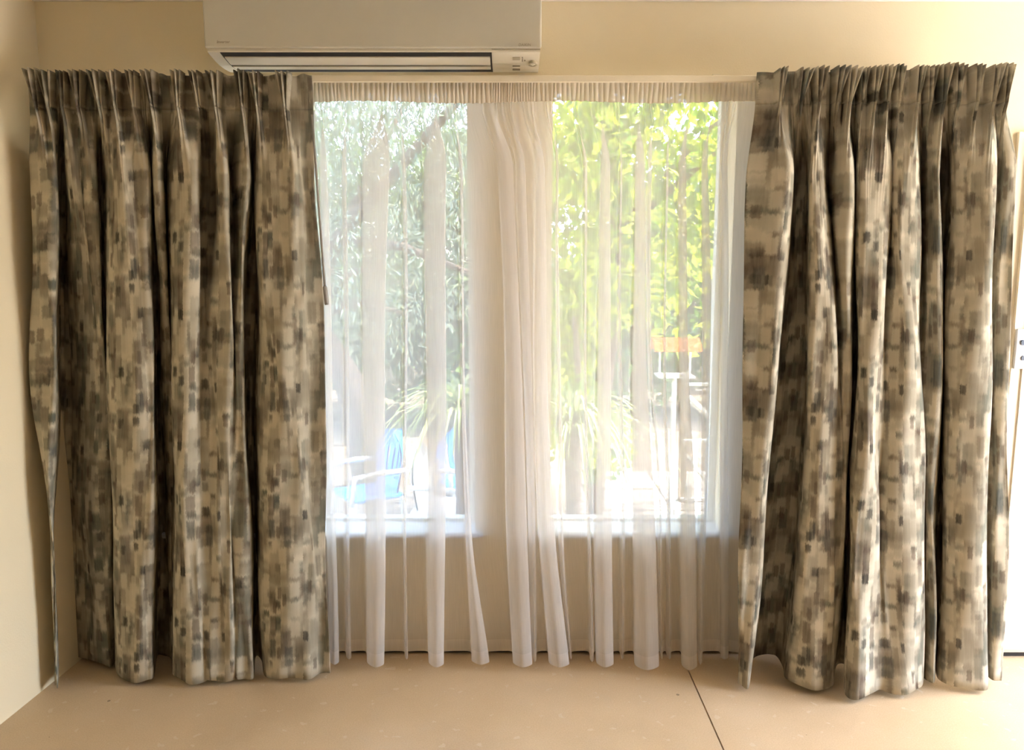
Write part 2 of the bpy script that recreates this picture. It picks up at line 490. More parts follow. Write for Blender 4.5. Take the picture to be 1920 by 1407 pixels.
# windows
def window(name, x0, x1):
    root = empty(name, ((x0 + x1) / 2, 0.15, ZS)); struct(root)
    fy0, fy1 = 0.12, 0.17
    fw = 0.028
    mb = MB()
    mb.box(x0, x1, fy0, fy1, ZS, ZS + fw).box(x0, x1, fy0, fy1, ZH - fw, ZH)
    mb.box(x0, x0 + fw, fy0, fy1, ZS + fw, ZH - fw).box(x1 - fw, x1, fy0, fy1, ZS + fw, ZH - fw)
    mb.build('window_frame', M['frame'], root)
    MB().box(x0 + fw, x1 - fw, 0.143, 0.149, ZS + fw, ZH - fw).build('pane', M['glass'], root)
    MB().box(x0 - 0.03, x1 + 0.03, -0.032, 0.125, ZS - 0.006, ZS + 0.018, 0.006).build('window_sill', M['sill'], root)
    return root
window('window_1', *WX[0])
window('window_2', *WX[1])

# door at the right end of the wall
dl = xat(1889, 0, 1.0); dr = dl + 0.80
zt = zat(262, -0.01)
droot = struct(empty('door_1', (dl, -0.01, 0)))
zt0 = zat(247, -0.012)
MB().box(dl - 0.06, dr + 0.05, -0.014, 0.0, GAP, zt0, 0.003).build('door_frame', M['door'], droot)
xs0 = xat(1908, -0.03, 1.0)
zb1, zb0 = zat(511, -0.03), zat(545, -0.03)
zlow = zat(1157, -0.03)
mb = MB().box(dl - 0.02, dr, -0.028, -0.012, GAP + 0.02, zt)
mb.build('door_leaf', M['door'], droot)
def ring(x0, x1, z0, z1, y, wd, th):
    m_ = MB()
    m_.box(x0, x1, y - th, y, z0, z0 + wd).box(x0, x1, y - th, y, z1 - wd, z1)
    m_.box(x0, x0 + wd, y - th, y, z0 + wd, z1 - wd).box(x1 - wd, x1, y - th, y, z0 + wd, z1 - wd)
    return m_
ring(xs0, dr - 0.08, zb1 + 0.01, zt - 0.03, -0.027, 0.012, 0.007).build('panel_moulding', M['door'], droot)
ring(xs0, dr - 0.08, zlow, zb0 - 0.01, -0.027, 0.012, 0.007).build('panel_moulding', M['door'], droot)
MB().box(xs0, dr - 0.08, -0.034, -0.027, zb0, zb1 - 0.004).build('rail', M['door'], droot)
pl0 = at(1906, 617, -0.035); pl1 = at(1908, 692, -0.035)
lp = MB().box(pl0.x, pl0.x + 0.07, -0.040, -0.028, pl1.z, pl0.z, 0.004).build('lock_plate', M['white_plastic'], droot)
k = at(1917, 643, -0.045)
MB().disc((k.x + 0.004, -0.045, k.z), 0.008, 0.010, 0.008).build('latch_button', M['keyhole'], lp)
k = at(1917, 672, -0.045)
MB().disc((k.x + 0.004, -0.044, k.z), 0.006, 0.009, 0.007).build('keyhole', M['keyhole'], lp)
struct(MB().box(dl - 0.06, XR, -0.012, 0.0, 0.0, GAP + 0.018).build('trim_3', M['gap']))  # dark strip painted in for the shaded gap under the door

# unseen overhangs added to block sky and sun above the window and side door
struct(MB().prism([(WALL_T, 2.40), (1.75, 2.74), (1.75, 2.82), (WALL_T, 2.5)], -4.0, XR + 0.15).build('trim_4', M['trim']))
struct(MB().box(XR + 0.15, XR + 1.25, YB - 0.2, WALL_T, 2.50, 2.60).build('trim_5', M['trim']))

# ------------------------------------------------------------------ curtain tracks
def track(name, label, x0, x1, y0, y1, z0, z1):
    r = empty(name, ((x0 + x1) / 2, (y0 + y1) / 2, z0), label, 'curtain track')
    MB().box(x0, x1, y0, y1, z0, z1, 0.003).build('rail', M['trim'], r)
    for e in (x0, x1):
        MB().box(e - 0.006, e + 0.006, y0 - 0.001, y1 + 0.001, z0 - 0.001, z1 + 0.001, 0.002).build('end_cap', M['trim'], r)
    n = 5
    for i in range(n):
        x = x0 + (x1 - x0) * (i + 0.5) / n
        MB().box(x - 0.012, x + 0.012, y0 + 0.006, 0.0, z1, z1 + 0.006).build('bracket', M['trim'], r)
    return r
YT = -0.145
zt1, zt0_ = zat(141, YT - 0.02), zat(153, YT - 0.02)
track('curtain_track', 'long cream curtain rail running above the window, front rail of the pair', xat(70, YT, 2.2), xat(1885, YT, 2.2), YT - 0.02, YT, zt0_, zt1)
YS = -0.085
track('sheer_track', 'slim rail tucked behind the front rail carrying the sheer', xat(180, YS, 2.2), xat(1440, YS, 2.2), YS - 0.008, YS + 0.010, zat(153, YS), zat(145, YS))

# ------------------------------------------------------------------ pinch-pleat drapes
def pchip(xk, yk, x):
    """monotone cubic through rows; yk shape (rows, cols)"""
    xk = np.asarray(xk, float); yk = np.asarray(yk, float)
    h = np.diff(xk)[:, None]; d = np.diff(yk, axis=0) / h
    m = np.zeros_like(yk)
    m[0] = d[0]; m[-1] = d[-1]
    for i in range(1, len(xk) - 1):
        w1, w2 = 2 * h[i] + h[i - 1], h[i] + 2 * h[i - 1]
        same = d[i - 1] * d[i] > 0
        with np.errstate(divide='ignore', invalid='ignore'):
            m[i] = np.where(same, (w1 + w2) / (w1 / d[i - 1] + w2 / d[i]), 0.0)
    out = np.empty((len(x), yk.shape[1]))
    for r, xv in enumerate(x):
        i = int(np.clip(np.searchsorted(xk, xv) - 1, 0, len(xk) - 2))
        t = (xv - xk[i]) / h[i, 0]
        out[r] = ((2 * t**3 - 3 * t**2 + 1) * yk[i] + (t**3 - 2 * t**2 + t) * h[i] * m[i]
                  + (-2 * t**3 + 3 * t**2) * yk[i + 1] + (t**3 - t**2) * h[i] * m[i + 1])
    return out
def catmull(P, s, tens=0.5):
    """P (rows, cols), s = positions along the columns"""
    n = P.shape[1]
    i = np.clip(np.floor(s).astype(int), 0, n - 2); t = (s - i)[None, :]
    p0 = P[:, np.clip(i - 1, 0, n - 1)]; p1 = P[:, i]; p2 = P[:, i + 1]; p3 = P[:, np.clip(i + 2, 0, n - 1)]
    m1, m2 = tens * (p2 - p0), tens * (p3 - p1)
    return (2*t**3-3*t**2+1)*p1 + (t**3-2*t**2+t)*m1 + (-2*t**3+3*t**2)*p2 + (t**3-t**2)*m2
def sstep(t):
    t = np.clip(t, 0, 1); return t * t * (3 - 2 * t)
def grid_mesh(name, X, Y, Z, U, V):
    R, C = X.shape
    verts = np.stack([X, Y, Z], -1).reshape(-1, 3)
    idx = np.arange(R * C).reshape(R, C)
    f = np.stack([idx[:-1, :-1], idx[1:, :-1], idx[1:, 1:], idx[:-1, 1:]], -1).reshape(-1, 4)
    me = bpy.data.meshes.new(name)
    me.from_pydata(verts.tolist(), [], f.tolist())
    uvl = me.uv_layers.new(name='UVMap')
    uv = np.stack([U, V], -1).reshape(-1, 2)
    li = np.empty(len(me.loops), dtype=np.int32); me.loops.foreach_get('vertex_index', li)
    uvl.data.foreach_set('uv', uv[li].ravel().astype(np.float32))
    for p in me.polygons: p.use_smooth = True
    me.update()
    return me

def drape(name, label, cols, pleats, top_px, pinch_py, edge_top, lean, uoff, seed):
    r = np.random.default_rng(seed)
    A = np.array(cols, float)
    A[:, 4:] = np.where(A[:, 4:] < 0.15, np.maximum(A[:, 4:] - np.array([0.055, 0.035, 0.02, 0.0]), 0.03), A[:, 4:])
    A[:, 4] = np.where(A[:, 4] > 0.19, A[:, 4] + 0.012, A[:, 4])
    rows_py = (330, 700, 1000, 1270)
    zk = [zat(p, -0.2) for p in rows_py]
    zk[-1] = 0.022
    nC = len(A)
    XK = np.zeros((4, nC)); YK = np.zeros((4, nC))
    for k in range(4):
        for c in range(nC):
            YK[k, c] = -A[c, 4 + k]
            XK[k, c] = xat(A[c, k], YK[k, c], zk[k])
    # sampling along the cloth, dense where a pleat is sewn
    colx = np.maximum.accumulate(A[:, 0] + np.arange(nC) * 1e-4)
    sk = np.interp(pleats, colx, np.arange(nC))
    dl_ = 0.30 * np.minimum(np.diff(np.r_[-0.5, sk]), np.diff(np.r_[sk, nC - 0.5]))
    dl_ = np.clip(dl_, 0.08, 0.5)
    S = []; T = []; ID = []
    def seg(a, b, n):
        for q in range(n):
            S.append(a + (b - a) * q / n); T.append(9.0); ID.append(-1)
    prev = 0.0
    for kk, (s_, d_) in enumerate(zip(sk, dl_)):
        seg(prev, s_ - d_, max(6, int((s_ - d_ - prev) * 7)))
        for q in range(24):
            tt = -1 + 2 * q / 24; S.append(s_ + d_ * tt); T.append(tt); ID.append(kk)
        prev = s_ + d_
    seg(prev, nC - 1.0, max(6, int((nC - 1 - prev) * 7)))
    S.append(nC - 1.0); T.append(9.0); ID.append(-1)
    S, T, ID = np.array(S), np.array(T), np.array(ID)
    isP = ID >= 0
    y_head = -0.19
    z_pin = zat(pinch_py, y_head)
    z_top0, z_top1 = zat(top_px[0], y_head), zat(top_px[1], y_head)
    z_body = zk[0]
    # heading profile
    Xp = np.array([xat(p, y_head, z_pin) for p in pleats])
    ks, kx = [0.0], [xat(edge_top[0], y_head, z_pin)]
    for s_, d_, x_ in zip(sk, dl_, Xp):
        ks += [s_ - d_, s_ + d_]; kx += [x_ - 0.002, x_ + 0.002]
    ks.append(nC - 1.0); kx.append(xat(edge_top[1], y_head, z_pin))
    baseX = np.interp(S, ks, kx)
    Tc = np.where(isP, T, 0.0)
    fing = np.where(isP, 0.5 + 0.5 * np.cos(3 * np.pi * Tc), 0.0)
    whole = np.where(isP, np.clip(1 - np.abs(Tc), 0, 1) ** 0.35, 0.0)
    jl = np.where(isP, (r.uniform(-0.010, 0.010, len(sk)) + lean)[np.maximum(ID, 0)], 0.0)
    jw = np.where(isP, r.uniform(0.65, 1.15, len(sk))[np.maximum(ID, 0)], 0.0)
    wave = 0.004 * np.sin(S * 2.3 + seed) + 0.003 * np.sin(S * 5.1)
    def head_row(f):      # f = 1 at the top edge, 0 at the pinch
        wdt = (0.006 + 0.020 * f) * jw
        X = baseX + Tc * wdt + jl * f + (lean * 0.35) * f
        dep = 0.036 * fing * (0.45 + 0.55 * f) + 0.026 * whole * (1 - f) + 0.010 * whole
        flat = np.where(isP, 0, -0.010) * np.sin(np.pi * np.clip(f, 0, 1)) * 0.4
        return X, y_head - dep * (0.85 + 0.3 * jw) - flat + wave * f
    e = np.clip((baseX - kx[0]) / (kx[-1] - kx[0]), 0, 1)
    ztop = z_top0 + (z_top1 - z_top0) * e + 0.005 * np.sin(S * 3.7 + seed) * np.sin(S * 1.3) + 0.004 * fing
    nh = 11
    HX, HY, HZ = [], [], []
    for q in range(nh):
        f = 1 - q / (nh - 1)
        x, y = head_row(f)
        HX.append(x); HY.append(y); HZ.append(z_pin + (ztop - z_pin) * f)
    # body rows
    zrows = np.r_[np.linspace(z_pin, z_body, 20), np.linspace(z_body, 0.022, 62)[1:]]
    zz = np.clip(zrows, None, z_body)
    order = np.argsort(zk)
    CX = pchip(np.array(zk)[order], XK[order], zz)
    CY = pchip(np.array(zk)[order], YK[order], zz)
    BX, BY = catmull(CX, S), catmull(CY, S)
    # slight buckles in the cloth
    zg = zrows[:, None]; sg = S[None, :]
    amp = sstep((z_pin - zg) / 0.4)
    BY += amp * (0.006 * np.sin(sg * 1.7 + zg * 3.1 + seed) * np.sin(zg * 5.3 + sg * 0.6) + 0.004 * np.sin(sg * 3.3 - zg * 7.0))
    BX += amp * (0.005 * np.sin(sg * 1.3 + zg * 4.3 + seed * 2) + 0.003 * np.sin(zg * 9 + sg * 2.1))
    x0, y0 = head_row(0.0)
    fy = -0.036 * fing * 0.45 * (0.85 + 0.3 * jw)
    fdec = np.exp(-((z_pin - zg) / 0.045))
    y0 = (y0 - fy)[None] + fy[None] * fdec
    bl = sstep((z_pin - zg) / (z_pin - z_body)) ** 0.8
    BX = x0[None] * (1 - bl) + BX * bl
    BY = y0 * (1 - bl) + BY * bl
    # gathers radiating below each pinch
    rad = 0.004 * np.where(isP, np.cos(3 * np.pi * Tc), 0)[None] * np.exp(-((z_pin - zg) / 0.10)) * bl ** 0.3
    BY -= rad
    ph = S[None, :] * 0.9
    BZ = np.repeat(zg, len(S), 1).copy()
    BZ[-1] += 0.005 * np.sin(S * 1.9 + seed)
    # UV: arc length of the cloth at mid height
    mid = np.argmin(abs(zrows - 1.1))
    arc = np.r_[0, np.cumsum(np.hypot(np.diff(BX[mid]), np.diff(BY[mid])))]
    low = np.r_[0, np.cumsum(np.hypot(np.diff(BX[-8]), np.diff(BY[-8])))]
    arc = 0.5 * arc + 0.5 * low + uoff
    root = empty(name, (float(BX[-1].mean()), -0.2, 0.0), label, 'curtain', 'patterned pinch-pleat curtains')
    HX, HY, HZ = map(np.array, (HX, HY, HZ))
    U = np.repeat(arc[None], nh, 0)
    link('pleated_heading', grid_mesh('pleated_heading', HX, HY, HZ, U, HZ), M['drape'], root)
    U = np.repeat(arc[None], len(zrows), 0)
    link('fabric_panel', grid_mesh('fabric_panel', BX, BY, BZ, U, BZ), M['drape'], root)
    for ch in root.children:
        so = ch.modifiers.new('thickness', 'SOLIDIFY'); so.thickness = 0.0022; so.offset = 0.0
    return root

L_COLS = [
 (57,60,93,103, .19,.22,.26,.27), (80,85,98,106, .22,.25,.27,.275), (107,104,103,108, .21,.23,.25,.27),
 (112,112,108,112, .12,.08,.07,.06), (119,130,130,140, .12,.07,.05,.05),
 (124,150,152,170, .20,.13,.10,.08), (148,176,172,186, .21,.16,.12,.12), (156,183,190,205, .20,.17,.13,.13), (180,200,208,216, .21,.17,.12,.10),
 (186,203,212,218, .12,.12,.09,.08),
 (203,207,212,219, .20,.22,.22,.20), (228,245,250,250, .235,.26,.25,.245), (252,272,275,275, .22,.25,.25,.24), (281,288,290,290, .21,.22,.22,.21),
 (283,291,294,296, .14,.08,.05,.05), (285,300,308,312, .14,.07,.05,.05),
 (287,306,318,320, .20,.15,.12,.12), (304,318,323,325, .21,.16,.14,.13), (311,323,326,326, .12,.14,.15,.16),
 (319,327,327,328, .19,.21,.22,.22), (345,347,345,350, .23,.25,.26,.26), (374,366,368,375, .21,.23,.25,.25),
 (384,375,380,390, .11,.20,.23,.245), (400,395,400,405, .11,.20,.23,.24),
 (407,408,412,420, .20,.215,.235,.24), (426,432,430,435, .21,.225,.24,.24), (435,438,436,443, .11,.20,.23,.235),
 (453,445,446,455, .19,.215,.235,.23), (467,456,466,478, .20,.205,.215,.21),
 (472,462,472,481, .12,.08,.06,.07), (476,478,482,488, .13,.07,.06,.08),
 (481,488,490,493, .19,.19,.20,.20), (505,515,520,525, .20,.23,.24,.235), (531,545,550,555, .205,.235,.24,.23), (552,565,575,580, .215,.22,.22,.215),
 (566,580,590,598, .17,.19,.195,.195), (592,609,613,618, .165,.18,.185,.19)]
R_COLS = [
 (1401,1391,1388,1385, .19,.21,.25,.27), (1440,1420,1400,1394, .20,.23,.26,.275), (1484,1457,1430,1406, .22,.24,.25,.265),
 (1489,1462,1434,1411, .12,.09,.08,.08), (1512,1500,1480,1450, .12,.08,.06,.05), (1515,1512,1496,1470, .15,.12,.10,.12),
 (1518,1518,1500,1478, .21,.22,.23,.24), (1530,1545,1525,1515, .22,.25,.27,.30), (1544,1565,1560,1550, .20,.24,.27,.29),
 (1555,1572,1570,1558, .14,.20,.25,.28), (1570,1580,1576,1562, .20,.22,.25,.275), (1596,1597,1582,1566, .22,.22,.23,.255),
 (1600,1599,1585,1569, .13,.10,.10,.12), (1604,1602,1592,1582, .13,.10,.12,.14),
 (1608,1605,1597,1585, .20,.23,.28,.32), (1635,1625,1615,1606, .22,.27,.32,.365), (1667,1650,1640,1635, .22,.26,.30,.34),
 (1670,1658,1650,1650, .16,.23,.27,.31), (1674,1668,1662,1668, .20,.25,.28,.32), (1698,1698,1700,1705, .24,.27,.30,.325), (1720,1726,1729,1730, .22,.24,.27,.30),
 (1726,1728,1732,1733, .14,.17,.20,.22), (1738,1736,1736,1737, .17,.20,.22,.24), (1760,1763,1755,1751, .21,.22,.24,.26),
 (1766,1766,1757,1754, .11,.10,.10,.12), (1779,1772,1762,1759, .11,.10,.12,.14),
 (1784,1775,1768,1763, .18,.20,.22,.24), (1825,1815,1805,1800, .23,.26,.28,.30), (1864,1853,1850,1847, .25,.27,.29,.30),
 (1868,1856,1852,1850, .18,.20,.20,.21), (1885,1870,1865,1862, .21,.22,.235,.24), (1904,1893,1888,1879, .22,.23,.235,.24)]
drape('patterned_curtain', 'dark patterned pleated curtain hanging beside the left wall', L_COLS,
      [84, 106, 131, 160, 200, 228, 262, 297, 344, 382, 414, 463, 490, 541], (138, 141), 206, (56, 588), -0.006, 0.0, 3)
drape('patterned_curtain', 'lighter-lit patterned pleated curtain beside the white door', R_COLS,
      [1455, 1493, 1527, 1560, 1583, 1607, 1630, 1653, 1675, 1709, 1732, 1757, 1783, 1818, 1848, 1872], (135, 126), 196, (1416, 1886), 0.008, 0.31, 8)

# ------------------------------------------------------------------ sheer curtain
def sheer():
    rows_py = (250, 600, 1000, 1245)
    # folds: (left, right) at the four rows, then forward reach
    folds = [
     ((596,610),(604,622),(612,630),(616,634), .05),
     ((640,650),(644,652),(648,656),(650,660), .03),
     ((678,732),(680,724),(685,721),(690,720), .06),
     ((752,760),(756,763),(757,763),(758,764), .03),
     ((794,838),(798,836),(801,834),(806,834), .06),
     ((858,866),(865,871),(872,884),(884,916), .05),
     ((931,960),(944,972),(952,990),(962,999), .06),
     ((968,982),(980,996),(992,1002),(1001,1006), .04),
     ((1004,1020),(1004,1024),(1012,1042),(1028,1066), .06),
     ((1042,1048),(1043,1049),(1050,1056),(1070,1074), .03),
     ((1092,1100),(1095,1101),(1100,1106),(1106,1112), .04),
     ((1128,1144),(1119,1143),(1117,1149),(1118,1151), .06),
     ((1163,1168),(1160,1166),(1164,1170),(1166,1170), .03),
     ((1190,1208),(1185,1210),(1188,1230),(1189,1234), .07),
     ((1214,1224),(1213,1219),(1236,1241),(1240,1244), .03),
     ((1247,1254),(1244,1250),(1250,1256),(1252,1257), .03),
     ((1272,1286),(1270,1287),(1277,1306),(1277,1307), .07),
     ((1314,1326),(1317,1334),(1311,1322),(1312,1318), .05),
     ((1352,1362),(1352,1366),(1350,1366),(1350,1364), .03),
    ]
    zk = [zat(p, -0.09) for p in rows_py]; zk[-1] = 0.034
    colsX, colsD = [], []
    edges = ((575, 580, 583, 586), (1412, 1402, 1393, 1388))
    colsX.append(list(edges[0])); colsD.append([.075, .06, .055, .05])
    for i, (a, b, c, d, fr) in enumerate(folds):
        q = (a, b, c, d)
        wide = (0.45, 0.75, 1.0, 1.0)
        back = [0.072, 0.058, 0.045, 0.040]
        frs = [fr * 0.30, fr * 0.70, fr * 1.3, fr * 2.0]
        def put(fn, dn):
            colsX.append([fn(*p) for p in q]); colsD.append([bk + f_ * dn for bk, f_ in zip(back, frs)])
        put(lambda l, r_: l - 3, 0.0)
        put(lambda l, r_: l, 0.75)
        put(lambda l, r_: (l + r_) / 2, 1.05)
        put(lambda l, r_: r_, 0.80)
        put(lambda l, r_: (l + r_) / 2 + 0.5, 0.42)
        put(lambda l, r_: l + 1.0, 0.30)
        put(lambda l, r_: r_ + 2, 0.0)
    colsX.append(list(edges[1])); colsD.append([.075, .065, .06, .06])
    PX = np.array(colsX, float).T; D = np.array(colsD, float).T
    XK = np.zeros_like(PX); YK = -D
    for k in range(4):
        for c in range(PX.shape[1]): XK[k, c] = xat(PX[k, c], YK[k, c], zk[k])
    nC = PX.shape[1]
    S = np.linspace(0, nC - 1, (nC - 1) * 6 + 1)
    z_head = zat(191, YS)
    z_hem = 0.085
    zrows = np.r_[np.linspace(z_head, z_hem, 60), np.linspace(z_hem, 0.034, 5)[1:]]
    zz = np.clip(zrows, zk[-1], zk[0])
    o = np.argsort(zk)
    BX = catmull(pchip(np.array(zk)[o], XK[o], zz), S, 0.42); BY = catmull(pchip(np.array(zk)[o], YK[o], zz), S, 0.42)
    zg = zrows[:, None]; sg = S[None]
    BX += 0.004 * np.sin(zg * 3.3 + sg * 0.35) * sstep((z_head - zg) / 0.5)
    # at the heading the cloth gathers evenly
    monoX = np.linspace(xat(575, YS, z_head), xat(1414, YS, z_head), len(S)) * 0.35 + np.maximum.accumulate(BX[0]) * 0.65
    bl = sstep((z_head - zg) / 0.22)
    BX = monoX[None] * (1 - bl) + BX * bl
    BY = (YS - 0.012 + 0.005 * np.sin(S * 2.6)[None]) * (1 - bl) + BY * bl
    fine = 0.003 * np.sin(S * 4.7) * np.exp(-(z_head - zg) / 0.16)
    BY += fine
    BZ = np.repeat(zg, len(S), 1).copy()
    arc = np.r_[0, np.cumsum(np.hypot(np.diff(BX[30]), np.diff(BY[30])))]
    U = np.repeat(arc[None], len(zrows), 0)
    root = empty('sheer_curtain', (0.05, -0.09, 0.0), 'white translucent sheer curtain hanging in folds across the window', 'sheer curtain')
    h = 60
    link('voile_panel', grid_mesh('voile_panel', BX[:h], BY[:h], BZ[:h], U[:h], BZ[:h]), M['sheer'], root)
    link('hem', grid_mesh('hem', BX[h-1:], BY[h-1:], BZ[h-1:], U[h-1:], BZ[h-1:]), M['sheer_hem'], root)
    # pencil-pleat heading: fine upright gathers of uneven width
    x0, x1 = xat(572, YS, z_head), xat(1418, YS, z_head)
    zt_ = zat(154, YS - 0.02)
    gx = [x0]
    r = np.random.default_rng(5)
    while gx[-1] < x1:
        c_ = gx[-1]
        dens = 0.55 if xat(915, YS, 2.2) < c_ < xat(1000, YS, 2.2) else 1.0
        gx.append(c_ + r.uniform(0.011, 0.021) * dens)
    gx = np.array(gx)
    n = (len(gx) - 1) * 8 + 1
    tt = np.linspace(0, len(gx) - 1, n)
    X = np.interp(tt, np.arange(len(gx)), gx)
    amp = np.interp(tt, np.arange(len(gx)), r.uniform(0.0035, 0.009, len(gx)))
    bulge = amp * np.abs(np.sin(np.pi * tt)) ** 0.7
    tilt = np.interp(tt, np.arange(len(gx)), r.uniform(-0.006, 0.006, len(gx)))
    zr = np.linspace(zt_, z_head - 0.006, 9)
    HX = np.array([X + tilt * (i / 8 - 0.5) for i in range(9)])
    HY = np.array([YS - 0.022 - bulge * (0.8 + 0.3 * math.sin(i * 0.6)) for i in range(9)])
    HZ = np.repeat(zr[:, None], n, 1).copy()
    HZ[-1] += 0.004 * np.sin(X * 9) + 0.0015 * np.sin(tt * 3.1)
    link('heading_tape', grid_mesh('heading_tape', HX, HY, HZ, np.repeat(X[None], 9, 0), HZ), M['sheer_tape'], root)
    return root
sheer()

# ------------------------------------------------------------------ draw wand beside the left drape
wd = empty('curtain_wand', at(600, 460, -0.20), 'thin grey draw wand hanging along the inner edge of the dark curtain', 'curtain wand')
p0, p1, p2 = at(585, 215, -0.205), at(609, 536, -0.225), at(613, 572, -0.227)
MB().tube([p0, p1], 0.0042, 10).build('rod', M['wand'], wd, True)
MB().tube([p1, p1.lerp(p2, 0.08), p1.lerp(p2, 0.92), p2], [0.0055, 0.0085, 0.0090, 0.0065], 12).build('grip', M['wand'], wd, True)

# ------------------------------------------------------------------ air conditioner
def air_con():
    yf = -0.235
    zf = zat(97, yf)                       # lower edge of the front panel
    zb = zat(136, -0.01)
    x0 = xat(386, yf, zf); x1 = xat(1015, yf, zf)
    ztop = zf + 0.232
    root = empty('air_conditioner', ((x0 + x1) / 2, -0.12, zb), 'cream wall-mounted split air conditioner above the window', 'air conditioner')
    # chassis: rounded profile from the front panel to the wall
    pr = [(0.0, ztop - 0.004), (yf + 0.02, ztop - 0.004), (yf + 0.004, ztop - 0.03), (yf + 0.004, zf + 0.004)]
    q0, q1 = (yf + 0.006, zf), (-0.012, zb)
    for i in range(9):
        t = i / 8
        y = q0[0] + (q1[0] - q0[0]) * t
        z = q0[1] + (q1[1] - q0[1]) * t - 0.010 * math.sin(math.pi * t)
        pr.append((y, z))
    pr.append((0.0, zb + 0.01))
    body = MB(); body.prism(pr, x0 + 0.004, x1 - 0.004)
    body.build('body', M['ac_low'], root)
    fp = MB().box(x0, x1, yf - 0.012, yf + 0.004, zf + 0.010, ztop, 0.006, 3).build('front_panel', M['ac'], root)
    # underside frame of reference
    def under(y): 
        t = (y - q0[0]) / (q1[0] - q0[0])
        return q0[1] + (q1[1] - q0[1]) * t - 0.010 * math.sin(math.pi * t)
    ux0 = xat(411, yf, zf); ux1 = xat(923, yf + 0.1, zf)
    def plate(name, ya, yb, off, mat, xa=ux0, xb=ux1, par=root):
        n = 6
        prof = [(ya + (yb - ya) * i / n, under(ya + (yb - ya) * i / n) - off) for i in range(n + 1)]
        prof += [(y, z + 0.004) for y, z in prof[::-1]]
        m_ = MB(); m_.prism(prof, xa, xb)
        return m_.build(name, mat, par)
    ya = yf + 0.007
    plate('air_outlet', ya, -0.028, 0.0015, M['ac_dark'])
    plate('louvre', ya + 0.026, ya + 0.088, 0.005, M['ac_low'], ux0 + 0.006, ux1 - 0.006)
    plate('louvre', ya + 0.104, ya + 0.138, 0.005, M['ac_low'], ux0 + 0.006, ux1 - 0.006)
    # display, buttons, print and sensor on the right of the underside
    def spot(px, py):      # a point on the underside
        y = yf
        for _ in range(30):
            a, b, c = ray(px, py)
            tpar = (under(y) - CAM[2]) / c
            y2 = CAM[1] + b * tpar
            y = y + 0.5 * (max(-0.235, min(-0.005, y2)) - y)
        return Vector((a * ((y - CAM[1]) / b), y))
    def mark(name, px0, px1, py0, py1, mat, off=0.002):
        a, b = spot(px0, py0), spot(px1, py1)
        return plate(name, a.y, b.y, off, mat, a.x, b.x)
    mark('display', 961, 975, 107, 112, M['ac_smoke'])
    for py in (107, 110.2, 113.2):
        mark('indicator', 978.6, 980.4, py, py + 1.6, M['ac_print'])
    mark('indicator', 983, 985, 112.3, 114, M['ac_print'])
    mark('label_print', 961, 975, 123, 124.0, M['ac_print'])
    mark('label_print', 961, 975, 129, 131.5, M['ac_print'])
    c = spot(999, 118.5)
    n = 24
    m_ = MB(); bm = m_.bm
    for rr, zz in ((0.0, 0), ):
        ring_o = [bm.verts.new((c.x + 0.0155 * math.cos(2*math.pi*k/n), c.y + 0.026*math.sin(2*math.pi*k/n), under(c.y) - 0.006)) for k in range(n)]
        ring_t = [bm.verts.new((v.co.x, v.co.y, under(c.y) + 0.008)) for v in ring_o]
        ring_i = [bm.verts.new((c.x + 0.010 * math.cos(2*math.pi*k/n), c.y + 0.018*math.sin(2*math.pi*k/n), under(c.y) - 0.006)) for k in range(n)]
        for k in range(n):
            k2 = (k + 1) % n
            bm.faces.new((ring_o[k], ring_o[k2], ring_i[k2], ring_i[k])); bm.faces.new((ring_o[k], ring_t[k], ring_t[k2], ring_o[k2]))
    se = m_.build('sensor', M['ac_smoke'], root)
    m_ = MB(); bm = m_.bm
    v0 = bm.verts.new((c.x, c.y, under(c.y) - 0.010))
    rg = [bm.verts.new((c.x + 0.0085 * math.cos(2*math.pi*k/n), c.y + 0.016*math.sin(2*math.pi*k/n), under(c.y) - 0.005)) for k in range(n)]
    for k in range(n): bm.faces.new((v0, rg[k], rg[(k+1) % n]))
    m_.build('sensor_lens', M['ac_low'], se, True)
    # seam between the front panel and the lower housing
    MB().box(ux1, x1 - 0.004, yf - 0.002, yf + 0.002, zf + 0.006, zf + 0.0095).build('seam', M['ac_smoke'], root)
    # lettering
    def text(s, px, py, hgt, name, shear=0.0):
        cu = bpy.data.curves.new(name, 'FONT'); cu.body = s; cu.size = hgt; cu.extrude = 0.0003; cu.shear = shear
        to = bpy.data.objects.new(name, cu); COL.objects.link(to)
        bpy.context.view_layer.update()
        me = bpy.data.meshes.new_from_object(to.evaluated_get(bpy.context.evaluated_depsgraph_get()))
        COL.objects.unlink(to); bpy.data.objects.remove(to)
        p = at(px, py, yf - 0.0125)
        me.transform(Matrix.Translation(p) @ Matrix.Rotation(math.pi / 2, 4, 'X'))
        return link(name, me, M['ac_print'], root)
    text('Inverter', 406, 81, 0.0135, 'lettering', 0.25)
    text('DAIKIN', 972, 86.5, 0.0125, 'lettering', 0.1)
    return root
air_con()

